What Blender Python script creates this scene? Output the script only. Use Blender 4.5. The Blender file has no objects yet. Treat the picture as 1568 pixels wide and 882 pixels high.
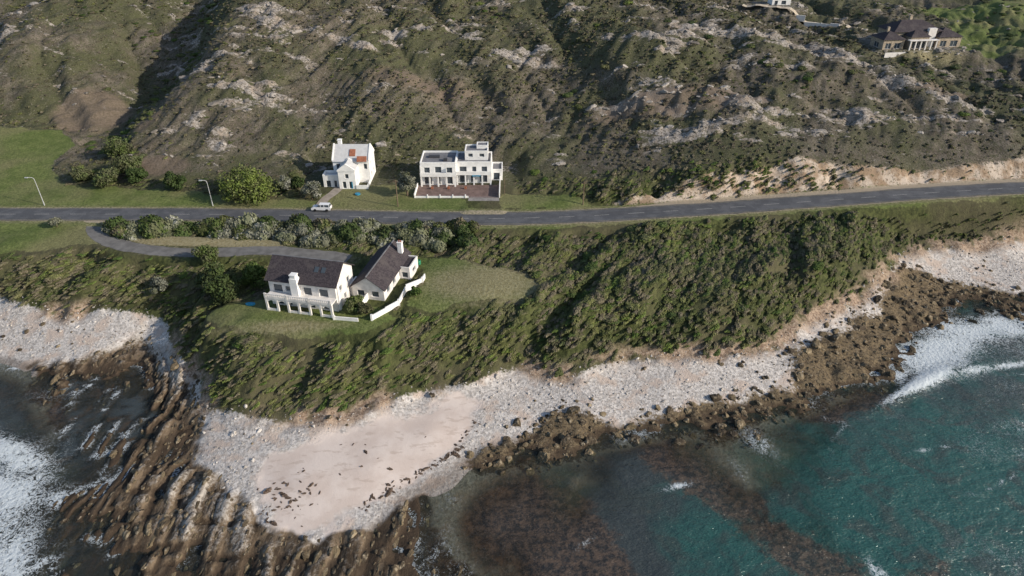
import bpy, math, numpy as np
from mathutils import Vector, Matrix
rng=np.random.default_rng(7)
S=bpy.context.scene
# ------------------------------------------------------------ noise helpers
TAB=np.random.default_rng(3).random((256,256))
def vn(x,y):
    xi=np.floor(x).astype(int); yi=np.floor(y).astype(int)
    fx=x-xi; fy=y-yi; fx=fx*fx*(3-2*fx); fy=fy*fy*(3-2*fy)
    a=TAB[xi&255,yi&255]; b=TAB[(xi+1)&255,yi&255]; c=TAB[xi&255,(yi+1)&255]; d=TAB[(xi+1)&255,(yi+1)&255]
    return (a*(1-fx)+b*fx)*(1-fy)+(c*(1-fx)+d*fx)*fy
def fbm(x,y,o=4,s=0):
    r=0;a=.5;t=0
    x=x+s*17.3+1000; y=y+s*9.7+1000
    for i in range(o):
        r=r+a*vn(x,y); t+=a; a*=.5
        x,y=(x*1.6-y*1.2)+5.1,(x*1.2+y*1.6)+3.3
    return r/t
def sm(a,b,x):
    t=np.clip((x-a)/(b-a),0,1); return t*t*(3-2*t)
def segd(x,y,pl,vals=None,closed=False):
    d=np.full(x.shape,1e9); v=np.zeros(x.shape)
    n=len(pl)
    for i in range(n if closed else n-1):
        ax,ay=pl[i][:2]; bx,by=pl[(i+1)%n][:2]
        dx,dy=bx-ax,by-ay
        t=np.clip(((x-ax)*dx+(y-ay)*dy)/(dx*dx+dy*dy+1e-9),0,1)
        dd=np.hypot(x-ax-t*dx,y-ay-t*dy); m=dd<d
        d=np.where(m,dd,d)
        if vals is not None: v=np.where(m,vals[i]+t*(vals[(i+1)%n]-vals[i]),v)
    return (d,v) if vals is not None else d
def inside(x,y,pl):
    r=np.zeros(x.shape,bool); n=len(pl)
    for i in range(n):
        ax,ay=pl[i][:2]; bx,by=pl[(i+1)%n][:2]
        if ay==by: continue
        c=((ay>y)!=(by>y))&(x<(bx-ax)*(y-ay)/(by-ay)+ax)
        r^=c
    return r
def sd(x,y,pl):   # positive inside
    d=segd(x,y,pl,closed=True); return np.where(inside(x,y,pl),d,-d)
# ------------------------------------------------------------ survey of the site (metres)
ROAD=[(-420,160,13),(-182.6,159.4,13),(-131.8,159,13),(-106.6,159,13),(-76.3,158.8,13),(-47.5,157.9,13),(-22,156.7,13),(-4,156.5,13),(8,157,13),(19.4,158,13),(36.4,159.6,13.3),(53.6,161.3,13.6),(71.1,163.4,14),(89.2,165.6,14.3),(107.6,168.1,14.6),(125.9,169.8,15),(138.3,170.8,15.2),(171.8,172.5,15.5),(217.4,174.1,16),(420,178,17)]
DRIVE=[(-105.3,157,12.9),(-103.5,152,12.7),(-100,147.5,12.6),(-95.3,144.4,12.5),(-87.8,141.8,12.3),(-77.2,140.6,12),(-66.7,140.9,12),(-56.2,141.4,12),(-45,139.9,11.8),(-37.9,138,11.6)]
VEG=[(-420,136,4),(-180,134,4),(-117,130,4.5),(-106,127,4.5),(-97,126,4.5),(-87,125,4.5),(-78,124,3.5),(-72,116,3),(-63,107,2.5),(-58,98,2.2),(-53,95,2.2),(-42,93,2.2),(-30,95,2.5),(-18,101,2.5),(-8,103,3),(1,108,3),(9,106,3),(13,106,3),(21,110,3.5),(29,111,3.5),(43,112,3.5),(55,116,3.5),(64,123,4),(73,129,4),(81,133,4),(90,140,4.5),(98,150,5),(109,155,5),(123,156.5,4),(138,161,4),(165,165,4),(227,167,4),(420,170,4)]
SHORE=[(-167,118),(-108,114),(-98,110),(-94,104),(-85,98),(-79,88),(-77,80),(-73,66),(-68,55),(-62,43),(-60,25),(-4,25),(-2,43),(-6,56),(-9,63),(-14,73),(-16,77),(-10,80),(-6,86),(2,89),(10,91),(21,92),(33,95),(43,97),(56,101),(66,105),(76,110),(88,122),(99,130),(120,133),(160,138),(195,141)]
SAND=[(-43,79.5),(-46,86),(-35,89.5),(-27,93.5),(-18,97.5),(-10.5,102),(-5,100),(-6,94),(-9,88),(-15,82),(-20,77.5),(-25.5,73),(-29,70),(-35,70.5),(-39,73.5)]
ROCKL=[(-81,126),(-74,117),(-64,106),(-57,95),(-54.5,86),(-45,78),(-37,70.5),(-29,69.5),(-23,72),(-15,77.5),(-12,73),(-6,60),(-2,43),(0,15),(-66,15),(-66,43),(-71,55),(-76,66),(-81,80),(-86,93),(-97,104),(-100,112),(-90,114)]
ROCKR=[(-9,86),(2,91),(10.6,96),(20.5,97.5),(27,99),(41,102.7),(55.5,105.5),(61,114),(73,122),(84,130),(94,146),(103,150),(126,144),(165,147),(400,150),(400,130),(160,135),(120,130),(99,126),(88,118),(77,106),(66,101),(56,98),(43,94),(33,92),(21,89),(10,88),(2,86),(-6,82)]
REEF=[[(-14,73),(-9.3,81),(2,87),(12.8,79),(17,69),(20,60),(20,40),(-8,40)],[(21,91),(44,96),(53,98),(39,87),(43,74),(53,65.5),(54,56),(44,60),(34,74),(24.5,83)],[(-100,108),(-88,104),(-82,92),(-90,96)],[(58,64),(66,66),(64,58),(57,56)],[(50,100),(76,108),(74,100),(58,94)]]
LAWNL=[(-420,205),(-202,207),(-161,209),(-143,211),(-134,200),(-133,186),(-121.5,174.7),(-97,172),(-80,169.5),(-52.6,166),(-52,162),(-420,163)]
LAWNC=[(-21.7,138),(-14,137),(-3.5,134),(3.5,130.5),(6.4,126),(4.0,122),(-6,119.5),(-16,118.6),(-21,119.5),(-19,128)]
LAWNF=[(-62,117),(-51,122),(-30,120),(-24.5,114.6),(-29,110.5),(-41,109.6),(-53,111.5)]
LAWNW=[(-420,155),(-129.4,154.7),(-104,155.5),(-95,145),(-109,142.5),(-122.5,142),(-420,143)]
VERGE=[(-98,148),(-80,147.5),(-56,146.2),(-54,143),(-87,143.8)]
LAWNAB=[(-48,176),(-26,178),(-25.3,167.9),(-12,167.7),(-11.8,161.5),(-52,162),(-51,170)]
LAWNB2=[(-3.4,171.5),(8,169.5),(18.4,167),(22,163.5),(-3.2,161.8)]
PAVE=[(-26.2,177),(-3.5,177),(-3.3,168.4),(-25.8,168.4)]
PAVD=[(-11.6,169),(-3.6,169),(-2.7,160.2),(-12,160.2)]
BANKT=[(32,166.2,15.3),(51.3,170.2,17.4),(68,174.6,19.6),(78,178,21.3),(91.5,176.8,19.6),(108,176.6,17.6),(123,178,18.2),(142,181,19.6),(176,183,20),(230,184,20)]
BANKB=[(32,164.8,13.6),(51,166.7,14),(72.7,170,14.4),(91,172.4,14.8),(112.5,174.3,15.2),(140,177,15.6),(176,178.5,15.8),(230,179.5,16)]
BANK=[(27,164.8)]+[p[:2] for p in BANKT]+[p[:2] for p in BANKB[::-1]]
PADS=[(-46,180,10.5,8,13.5),(-15,180,15,9,13.5),(150,266,17,11,32),(117,319,9,7,37)]
HILL={-300:[(175,14),(210,20),(260,34),(320,48)],-240:[(175,14),(210,20),(260,34),(320,50)],-200:[(230,24),(260,30),(300,38)],-172:[(175,14),(200,17),(230,25),(260,37),(300,50)],-150:[(200,17),(232,22),(262,27),(300,42)],-130:[(175,13.5),(200,16.5),(230,18.5),(260,22),(300,36)],
-121:[(215,17.5),(245,21)],-103:[(178,14.5),(196,19.5),(215,28),(240,39),(270,48),(300,52)],-80:[(175,14.2),(190,17.5),(210,27),(240,39),(270,47),(300,53)],-60:[(215,25),(245,37)],-40:[(188,15.5),(193,18),(210,27),(240,39),(270,47),(300,52)],-20:[(210,22.5),(240,34)],
0:[(180,14.5),(190,17.5),(210,25),(240,36),(270,46),(300,52)],20:[(200,20),(225,29),(250,40)],30:[(172,16)],45:[(190,22),(210,31),(235,41.5),(270,47),(300,49)],66:[(225,34)],80:[(192,24.5),(210,32),(232,40),(262,42),(300,40)],
96:[(205,27),(228,35)],118:[(190,24),(210,31),(228,36),(250,32),(280,32)],140:[(200,24),(216,29)],160:[(200,24),(220,28),(240,28),(280,31)],220:[(200,23),(220,26),(280,32)]}
INL=[(-180,145,11),(-117,139.5,11),(-105,137,10.8),(-90,135.5,10.5),(-78,134,10.5),(-70,125,9),(-66,118,9),(-61,110,8),(-54,104,7.5),(-45,102.5,8),(-32,104.5,8.2),(-20,110,8.8),(-8,113,9),(0,117,9.5),(15,117,9.2),(30,121,9.6),(45,123,9.8),(58,127,9.8),(69,134,10),(81,143,10.5),(89,150,10.5),(100,159,9.5),(125,162.5,9.5),(142,165.5,9.5),(180,169.5,10),(-20,138,11.8),(4,129,11.5),(6,124,11.5),(-6,119,11.4),(-20,118.5,11.3),(-29,111,10.2),(-41,110,10.1),(-53,112,10.2),(-61,117,10.4),(-50,122,11.2),(-35,125,11.3),(-60,130,11.4),(-80,141,12),(20,135,11),(50,140,11),(20,150,12.4),(60,150,12),(0,148,12.2),(-50,147,12.2),(-122,143,12),(-122,153,12.6)]
SEA=[(-160,100,-3),(-115,97,-3),(-102,80,-3),(-93,60,-3),(-85,40,-3),(-80,15,-3),(-40,15,-1),(5,45,-1.6),(0,62,-1.2),(-5,74,-.7),(6,80,-.9),(16,75,-1.4),(27,80,-2.4),(40,84,-.8),(48,70,-.9),(60,90,-1.6),(80,85,-3.5),(110,100,-3.5),(60,50,-3.5),(25,50,-3),(140,110,-4),(100,120,-1.5),(200,120,-4),(72,70,-3.5),(30,60,-3)]
MID=[(-30,50,.2),(-50,50,.3),(-40,62,.4),(-60,75,.5),(-22,62,.2),(-66,92,.7),(-50,84,1.3),(-35,80,1.7),(-24,84,1.6),(-15,92,1.8),(-42,88,1.9),(0,98,1.7),(14,98,1.6),(30,103,1.9),(45,106,1.9),(60,110,2),(72,118,2.2),(86,132,2.4),(97,142,2.4),(110,148,2.2),(130,150,2.2),(160,152,2.2),(-100,119,2),(-84,115,1.5),(-140,122,2),(-82,103,.5)]
C=np.array([(x,y,z) for x,l in HILL.items() for y,z in l]+[p for p in ROAD]+[p for p in DRIVE]+VEG+[(x,y,0) for x,y in SHORE]+INL+SEA+MID+BANKT+BANKB
 +[(-92,166,13.4),(-60,166,13.3),(-30,168,13.3),(-10,166,13.2),(10,168,13.6),(-35,178,13.5),(-3,180,14)]
 +[(x,400,55) for x in range(-250,0,50)]+[(x,400,42) for x in range(50,250,50)],float)
_,ui=np.unique(np.round(C[:,:2],0),axis=0,return_index=True); C=C[ui]
D=np.hypot(C[:,None,0]-C[None,:,0],C[:,None,1]-C[None,:,1]); D=np.sqrt(D*D+1.5**2)
Wt=np.linalg.solve(D-np.eye(len(C))*0.25,C[:,2]-12)
def rbf(x,y):
    o=np.empty(x.shape)
    for i in range(0,len(x),20000):
        s=slice(i,i+20000)
        o[s]=12+np.sqrt((C[:,0][None]-x[s,None])**2+(C[:,1][None]-y[s,None])**2+2.25)@Wt
    return o
OUTC=[(-85,241),(-85,257),(-70,254),(-82,213),(-92,194),(-97,228),(47,233),(57,240),(67,248),(35,208),(43,209),(80,195),(103,239),(113,231),(123,217),(132,205),(6,239),(-70,211),(-42,253),(49,194),(52,191),(-50,239),(-19,252),(-165,304),(-193,269),(73,226),(83,239),(91,243),(100,200),(62,200),(70,203)]
def site(x,y):
    M={}
    z=rbf(x,y)
    far=np.maximum(sm(230,500,np.abs(x)),np.maximum(sm(20,-60,y),sm(400,520,y)))
    zf=np.clip((y-140)*.17,-4,58)+sm(200,500,y)*30*(fbm(x/400,y/400,3,9)-.5)
    z=z*(1-far)+zf*far
    n1=fbm(x/14,y/14,4,1); n2=fbm(x/3.2,y/3.2,3,2); n3=fbm(x/40,y/40,3,3)
    road,rz=segd(x,y,ROAD,[p[2] for p in ROAD]); drv,dz=segd(x,y,DRIVE,[p[2] for p in DRIVE])
    land=[(-5000,136)]+[p[:2] for p in VEG]+[(5000,170),(5000,9000),(-5000,9000)]
    veg=sd(x,y,land)+(n1-.5)*6*sm(110,85,x)+(n2-.5)*1.5
    lawn=np.maximum.reduce([sd(x,y,p) for p in (LAWNL,LAWNC,LAWNF,LAWNW,LAWNAB,LAWNB2)])
    lawn=np.maximum(lawn,5.6-road)
    lawn=lawn+(n2-.5)*3.2+(n1-.5)*3.5*sm(8,12,road)
    verge=sd(x,y,VERGE)
    pave=np.maximum(sd(x,y,PAVE),sd(x,y,PAVD))
    bank=sd(x,y,BANK)
    pad=np.full(x.shape,-99.)
    for cx,cy,hx,hy,hz in PADS:
        q=np.minimum(hx-np.abs(x-cx),hy-np.abs(y-cy)); w=sm(-5,0,q); z=z*(1-w)+hz*w; pad=np.maximum(pad,q)
    lx=(x+50.5)*.979-(y-118)*.204; ly=(x+50.5)*.204+(y-118)*.979
    padc=np.minimum(np.minimum(lx+1.5,24.5-lx),np.minimum(ly+3,24-ly))
    w=sm(-4,0,padc); z=z*(1-w)+11.3*w
    sand=sd(x,y,SAND)+(n2-.5)*2.5+(n1-.5)*5
    rl=sd(x,y,ROCKL)+(n1-.5)*9; rr=sd(x,y,ROCKR)+(n1-.5)*11+(n2-.5)*3
    hill=sm(168,182,y)
    scrub=sm(.5,2.5,veg)*sm(-.5,-2.5,lawn)*sm(0,-2,padc)*sm(0,-2,pad)*sm(0,-1,pave)*sm(3.2,5,drv)*sm(0,-1,verge)
    g=np.zeros(x.shape)
    for cx,cy in OUTC: g+=np.exp(-((x-cx)/11)**2-((y-cy)/6)**2)
    band=fbm(x/9,y/2.4+x/26,5,5)
    oc=(np.minimum(g,1.0)*.25+band-.760+.10*fbm(x/60,y/60,2,8)*hill)*sm(0,-4,lawn)*sm(-1,-5,pad)
    oc=np.where((hill>.5)&(y<332),oc,-1)
    oc=np.where(sm(-14,-4,lawn)>0.01,np.minimum(oc,-.05),oc)
    # relief
    wx=x*.87-y*.5; wy=x*.5+y*.87
    warp=(fbm(x/12,y/12,2,40)-.5)*4
    streak=fbm((wx+warp)/2.6,wy/13,3,6); rib=fbm((wx+warp)/7,wy/26,2,41)
    bl=scrub*(1-hill)
    z=z+bl*((streak-.5)*3.0+(rib-.5)*5.5+(n3-.5)*3)*sm(0,7,veg)
    gul=np.abs(fbm(x/26+(y-180)/60,y/70,3,42)-.5)*2
    z=z+hill*scrub*((fbm(x/30,y/30,4,7)-.5)*5+(np.minimum(gul,.35)-.25)*11*sm(185,215,y)+(n2-.5)*.9+(streak-.5)*2.2)*sm(176,198,y)
    z=z+sm(0,.12,oc)*(np.floor(n2*6)/6)*1.2
    z=z+sm(-2,1,bank)*(fbm(x/2.2,y/5,4,4)-.5)*1.6
    # strata ledges
    lm=sm(-2,3,rl)
    xs=x+(fbm(x/26,y/26,3,10)-.5)*16+(n2-.5)*1.3+.10*(y-80)
    def saw(p,o):
        s=(xs/p+o)%1; return np.where(s<.7,s/.7,(1-s)/.3)
    amp=fbm(x/7,y/12,4,12); amp2=fbm(x/3,y/9,3,15)
    ledge=saw(4.3,0)*1.15*sm(.40,.66,amp)+saw(1.9,.3)*.55*sm(.3,.7,amp2)+saw(.95,.6)*.22+(n1-.5)*1.6+(n3-.5)*1.0-.68
    brk=fbm(x/5,y/2.2,3,13); ledge-=sm(.52,.68,brk)*.5
    z=z+lm*ledge*(.6+.4*sm(-20,-45,x))
    z=z+sm(-1,2,rr)*((n2-.5)*1.2+(fbm(x/1.6,y/1.6,3,14)-.5)*1.2+(n1-.5)*1.6)
    sub=sm(-.2,-1.2,z); z=z+sub*((n1-.5)*2.4+(n2-.5)*1.0)
    toe=sm(-2.5,0,veg)*sm(4,1.4,veg)*(1-hill)
    z=z+toe*((n2-.5)*2.0)
    w=sm(8.5,5.2,road); z=z*(1-w)+rz*w
    w=sm(5,3,drv)*(1-sm(7,5,road)); z=z*(1-w)+dz*w
    w=sm(-2,0,pave); z=z*(1-w)+13.3*w
    M.update(z=z,veg=veg,lawn=lawn,verge=verge,bank=bank,sand=sand,rl=rl,rr=rr,hill=hill,scrub=scrub,oc=oc,road=road,drv=drv,toe=toe,streak=streak,n1=n1,n2=n2,n3=n3,pave=pave,pad=pad,padc=padc,amp=amp)
    return M
def hz(x,y): return float(site(np.array([float(x)]),np.array([float(y)]))['z'][0])
# ------------------------------------------------------------ material helper
class Mat:
    def __init__(s,name):
        s.m=bpy.data.materials.new(name); s.m.use_nodes=True; s.t=s.m.node_tree; s.t.nodes.clear()
        s.out=s.n('ShaderNodeOutputMaterial'); s.pos=s.n('ShaderNodeNewGeometry').outputs['Position']
    def n(s,t): return s.t.nodes.new(t)
    def set(s,sock,v):
        if isinstance(v,bpy.types.NodeSocket): s.t.links.new(v,sock)
        elif isinstance(v,(tuple,list)) and len(v)==3 and sock.type=='RGBA': sock.default_value=(*v,1)
        else: sock.default_value=v
    def attr(s,name):
        a=s.n('ShaderNodeAttribute'); a.attribute_name=name; return a.outputs['Fac']
    def math(s,op,a,b=0.,c=None,clamp=False):
        m=s.n('ShaderNodeMath'); m.operation=op; m.use_clamp=clamp; s.set(m.inputs[0],a); s.set(m.inputs[1],b)
        if c is not None: s.set(m.inputs[2],c)
        return m.outputs[0]
    def noise(s,scale,detail=4,rough=.55,vec=None,sc=None,dist=0):
        v=vec or s.pos
        if sc:
            mp=s.n('ShaderNodeMapping'); s.t.links.new(v,mp.inputs[0]); mp.inputs['Scale'].default_value=sc[:3]
            if len(sc)>3: mp.inputs['Rotation'].default_value=(0,0,sc[3])
            v=mp.outputs[0]
        n=s.n('ShaderNodeTexNoise'); s.t.links.new(v,n.inputs['Vector']); n.inputs['Scale'].default_value=scale
        n.inputs['Detail'].default_value=detail; n.inputs['Roughness'].default_value=rough; n.inputs['Distortion'].default_value=dist
        return n.outputs['Fac']
    def vor(s,scale,out='Distance',feat='F1'):
        n=s.n('ShaderNodeTexVoronoi'); n.feature=feat; s.t.links.new(s.pos,n.inputs['Vector']); n.inputs['Scale'].default_value=scale; return n.outputs[out]
    def step(s,x,a,b,lo=0.,hi=1.):
        m=s.n('ShaderNodeMapRange'); m.interpolation_type='SMOOTHSTEP'; s.set(m.inputs[0],x)
        for i,v in enumerate((a,b,lo,hi)): m.inputs[i+1].default_value=v
        return m.outputs[0]
    def mix(s,f,a,b,bt='MIX'):
        m=s.n('ShaderNodeMix'); m.data_type='RGBA'; m.blend_type=bt; s.set(m.inputs['Factor'],f)
        ca=[i for i in m.inputs if i.type=='RGBA']; s.set(ca[0],a); s.set(ca[1],b)
        return [o for o in m.outputs if o.type=='RGBA'][0]
    def grey(s,v):
        c=s.n('ShaderNodeCombineColor'); 
        for i in range(3): s.set(c.inputs[i],v)
        return c.outputs[0]
    def scale(s,col,f): return s.mix(1.,col,s.grey(f),'MULTIPLY')
    def bump(s,h,dist=.1,st=1.):
        b=s.n('ShaderNodeBump'); s.set(b.inputs['Height'],h); b.inputs['Distance'].default_value=dist; b.inputs['Strength'].default_value=st; return b.outputs[0]
    def bsdf(s,col,rough=.9,spec=.2,nrm=None,out=True,**k):
        b=s.n('ShaderNodeBsdfPrincipled'); s.set(b.inputs['Base Color'],col); s.set(b.inputs['Roughness'],rough); s.set(b.inputs['Specular IOR Level'],spec)
        if nrm: s.t.links.new(nrm,b.inputs['Normal'])
        if out: s.t.links.new(b.outputs[0],s.out.inputs[0])
        return b.outputs[0]
def simple(name,col,rough=.7,spec=.3,var=.15,sc=1.5,bump=.0):
    m=Mat(name); n=m.noise(sc,4); c=m.scale(col,m.step(n,.3,.7,1-var,1+var))
    m.bsdf(c,rough,spec,m.bump(m.noise(sc*6,3),bump) if bump else None); return m.m
# ------------------------------------------------------------ materials
def terrain_mat():
    m=Mat('terrain_ground')
    big=m.noise(.035,3); med=m.noise(.25,4); fine=m.noise(1.6,4,.65); vf=m.noise(6,2,.7)
    scr=m.noise(1.1,4,.65,sc=(1,.4,1,.5))
    hz_=m.mix(m.step(med,.38,.62),(.095,.080,.062),(.152,.130,.105))
    hz_=m.mix(m.step(big,.42,.58),hz_,(.082,.083,.045))
    hz_=m.mix(m.math('MULTIPLY',m.step(scr,.50,.62),.55),hz_,(.066,.074,.032))
    hz_=m.mix(m.step(fine,.58,.70),hz_,(.22,.195,.165))
    hz_=m.mix(m.step(m.noise(2.6,3,.6),.5,.64),hz_,(.042,.042,.024))
    soil=m.mix(m.step(scr,.35,.65),(.036,.043,.016),(.085,.095,.034)); soil=m.mix(m.step(big,.45,.6),soil,m.mix(.6,soil,(.10,.085,.055)))
    sp=m.vor(2.6,'Color'); spv=m.n('ShaderNodeSeparateColor'); m.t.links.new(sp,spv.inputs[0]); pv=spv.outputs[0]
    peb=m.mix(pv,(.32,.295,.275),(.62,.58,.545)); peb=m.mix(m.step(med,.5,.64),peb,(.47,.39,.335))
    peb=m.mix(m.step(fine,.58,.70),peb,(.21,.175,.15))
    sand=m.mix(m.step(med,.35,.65),(.53,.445,.395),(.60,.52,.47)); sand=m.mix(m.step(vf,.66,.78),sand,(.45,.37,.325)); sand=m.mix(m.math('MULTIPLY',m.step(m.noise(.35,4,.6,sc=(1,2.5,1,-.6)),.56,.64),.5),sand,(.40,.32,.27))
    sep=m.n('ShaderNodeSeparateXYZ'); m.t.links.new(m.pos,sep.inputs[0]); zz=sep.outputs[2]
    str_=m.noise(.9,5,.65,sc=(1,.14,1)); br=m.mix(m.step(str_,.38,.62),(.048,.035,.024),(.185,.136,.09))
    pale=m.mix(m.step(fine,.35,.6),(.21,.18,.15),(.42,.38,.335))
    top=m.math('ADD',m.math('MULTIPLY',zz,.5),m.math('SUBTRACT',fine,.72))
    led=m.mix(m.step(top,.12,.70),br,pale)
    wet=m.step(m.math('ADD',zz,m.math('MULTIPLY',fine,.5)),.2,.9)
    led=m.mix(wet,(.040,.028,.020),led)
    rock=m.mix(m.step(fine,.35,.62),(.048,.036,.024),(.16,.12,.07)); rock=m.mix(m.step(vf,.55,.7),rock,(.29,.24,.18))
    rock=m.mix(m.step(zz,-.1,.5),(.040,.028,.018),rock)
    seab=m.mix(m.step(med,.40,.55),(.11,.055,.025),(.035,.026,.016)); seab=m.mix(m.step(big,.5,.62),seab,(.10,.11,.075))
    A=m.attr
    j=lambda a,k,n: m.math('ADD',A(a),m.math('MULTIPLY',m.math('SUBTRACT',n,.5),k))
    shore=m.mix(m.step(j('sand',6,med),-.8,1.),peb,sand)
    shore=m.mix(m.step(j('rl',6,med),-.6,1),shore,led)
    shore=m.mix(m.step(j('rr',6,fine),-.6,1),shore,rock)
    shore=m.mix(m.step(m.math('ADD',zz,m.math('MULTIPLY',fine,.6)),.5,.95),m.mix(.55,shore,(.07,.05,.034)),shore)
    shore=m.mix(m.step(zz,-.25,-.75),shore,seab)
    land=m.mix(A('hill'),soil,hz_)
    oc=m.math('ADD',A('oc'),m.math('MULTIPLY',m.math('SUBTRACT',m.noise(.8,6,.72,sc=(1,2.2,2)),.5),.7))
    occ=m.mix(m.step(vf,.35,.6),(.20,.175,.15),(.40,.365,.335)); occ=m.mix(m.step(med,.5,.6),occ,(.30,.25,.205)); occ=m.mix(m.step(fine,.48,.60),occ,(.125,.11,.088))
    land=m.mix(m.step(oc,-.01,.07),land,occ)
    cut=m.mix(m.step(med,.4,.6),(.30,.215,.145),(.50,.42,.345)); cut=m.mix(m.step(fine,.54,.66),cut,(.17,.125,.085)); cut=m.mix(m.step(scr,.58,.68),cut,(.08,.08,.04))
    toe=m.math('MULTIPLY',A('toe'),m.step(med,.3,.5))
    cliff=m.mix(m.step(fine,.4,.6),(.17,.115,.08),(.36,.27,.20)); cliff=m.mix(m.step(vf,.56,.7),cliff,(.46,.40,.34))
    lawn=m.mix(m.step(med,.35,.65),(.095,.125,.036),(.135,.160,.054)); lawn=m.mix(m.step(big,.46,.62),lawn,(.17,.165,.078)); lawn=m.scale(lawn,m.step(fine,.3,.7,.72,1.2))
    dry=m.mix(m.step(fine,.4,.6),(.21,.18,.10),(.265,.235,.145))
    land=m.mix(m.math('MULTIPLY',m.step(j('brown',.5,med),.35,.65),.8),land,m.mix(m.step(fine,.4,.6),(.13,.10,.075),(.18,.14,.11)))
    land=m.mix(m.step(j('lawn',1.6,fine),-.3,.3),land,lawn)
    land=m.mix(m.math('MULTIPLY',m.step(j('dry',.9,fine),.15,.8),.8),land,dry)
    land=m.mix(m.step(j('verge',1,fine),-.3,.3),land,dry)
    land=m.mix(m.step(j('bank',4.5,fine),-.9,.2),land,cut)
    land=m.mix(m.step(j('shoulder',.5,fine),.35,.65),land,(.34,.285,.215))
    col=m.mix(m.step(j('veg',3,fine),-.4,.4),shore,land)
    col=m.mix(toe,col,cliff)
    nosand=m.step(A('sand'),1.,-1.,.15,1.)
    b=m.bump(m.math('MULTIPLY',m.math('ADD',fine,m.math('MULTIPLY',vf,.4)),nosand),.35,.7)
    m.bsdf(col,.92,.15,b); return m.m
def water_mat():
    m=Mat('sea_water'); A=m.attr
    med=m.noise(.16,4,.6,dist=1.0); fine=m.noise(1.3,4,.6); patch=m.noise(.07,4,.6,dist=.8)
    nn=m.math('MULTIPLY',m.math('SUBTRACT',patch,.5),1.8)
    deep=m.mix(m.step(m.math('ADD',A('teal'),nn),.15,.95),(.037,.046,.046),(.020,.080,.070))
    deep=m.mix(m.step(med,.48,.64),deep,m.mix(.65,deep,(.040,.050,.045)))
    reefc=m.mix(m.step(m.noise(.8,6,.75),.42,.58),(.026,.021,.017),(.098,.066,.044))
    rf=m.step(m.math('ADD',A('reef'),m.math('MULTIPLY',m.math('SUBTRACT',m.noise(.25,6,.75),.5),2.4)),.25,.80)
    deep=m.mix(m.math('MULTIPLY',rf,.85),deep,reefc)
    wav=m.noise(.35,5,.6,sc=(1,2.2,1,.5)); rip=m.noise(2.2,3,.6,sc=(1,1.8,1,.5))
    nrm=m.bump(m.math('ADD',wav,m.math('MULTIPLY',rip,.28)),.7,.8)
    w=m.bsdf(deep,.15,.5,nrm,out=False)
    tr=m.n('ShaderNodeBsdfTransparent'); tr.inputs[0].default_value=(.72,.76,.70,1)
    fac=m.step(A('depth'),.0,2.0,.2,1.)
    ms=m.n('ShaderNodeMixShader'); m.set(ms.inputs[0],fac); m.t.links.new(tr.outputs[0],ms.inputs[1]); m.t.links.new(w,ms.inputs[2])
    lace=m.math('ABSOLUTE',m.math('SUBTRACT',m.noise(.55,5,.7,dist=1.8),.5)); lace2=m.math('ABSOLUTE',m.math('SUBTRACT',m.noise(1.7,3,.6,dist=1.2),.5))
    l=m.math('SUBTRACT',A('foam'),m.math('ADD',m.math('MULTIPLY',lace,5.2),m.math('MULTIPLY',lace2,4.4)))
    ff=m.step(l,-.2,.7,0,.9)
    fb=m.bsdf((.58,.63,.66),.7,.2,m.bump(fine,.3),out=False)
    m2=m.n('ShaderNodeMixShader'); m.set(m2.inputs[0],ff); m.t.links.new(ms.outputs[0],m2.inputs[1]); m.t.links.new(fb,m2.inputs[2])
    m.t.links.new(m2.outputs[0],m.out.inputs[0]); return m.m
def leaf_mat(name,cols,br=1.,th=(.62,.78)):
    m=Mat(name); a=m.noise(.09,3,.6); b=m.noise(.45,3); oi=m.n('ShaderNodeObjectInfo').outputs['Random']
    c=m.mix(m.step(m.math('ADD',a,m.math('MULTIPLY',m.math('SUBTRACT',oi,.5),.35)),.38,.62),cols[0],cols[1])
    c=m.mix(m.math('MULTIPLY',m.step(m.math('ADD',b,m.math('MULTIPLY',oi,.25)),*th),.85),c,cols[2])
    c=m.mix(m.math('MULTIPLY',m.step(m.noise(.05,2),.5,.62),.35),c,cols[2])
    lf=m.noise(3.5,2); c=m.scale(c,m.math('MULTIPLY',m.step(lf,.3,.7,.7*br,1.35*br),m.math('ADD',.8,m.math('MULTIPLY',oi,.4))))
    m.bsdf(c,.75,.2); return m.m
L_SCRUB=leaf_mat('scrub_foliage',[(.072,.086,.029),(.116,.124,.042),(.112,.094,.068)],th=(.58,.74))
L_HILL=leaf_mat('fynbos_foliage',[(.082,.077,.049),(.104,.104,.054),(.125,.103,.082)])
L_BRIGHT=leaf_mat('bush_foliage',[(.066,.105,.024),(.11,.145,.032),(.09,.095,.045)])
L_DARK=leaf_mat('tree_foliage',[(.045,.070,.020),(.068,.095,.027),(.075,.078,.042)])
L_SILV=leaf_mat('silver_foliage',[(.165,.17,.13),(.26,.26,.225),(.10,.11,.055)],th=(.55,.7))
BARK=simple('bark',(.12,.09,.065),.9,.1,.3,4,.05)
def rock_mat(name,c0,c1,c2):
    m=Mat(name); oi=m.n('ShaderNodeObjectInfo').outputs['Random']; n=m.noise(1.2,5,.65)
    c=m.mix(oi,c0,c1); c=m.mix(m.step(n,.5,.68),c,c2); c=m.scale(c,m.step(m.noise(.3,3),.3,.7,.7,1.25))
    m.bsdf(c,.85,.2,m.bump(m.noise(4,3),.2)); return m.m
R_BROWN=rock_mat('shore_rock',(.052,.040,.028),(.175,.135,.082),(.27,.225,.16))
R_PALE=rock_mat('pale_rock',(.32,.295,.27),(.60,.56,.52),(.21,.18,.15))
R_HILL=rock_mat('outcrop_rock',(.18,.16,.14),(.36,.33,.30),(.135,.12,.10))
KELP=simple('dried_kelp',(.15,.11,.085),.8,.2,.35,3)
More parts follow.
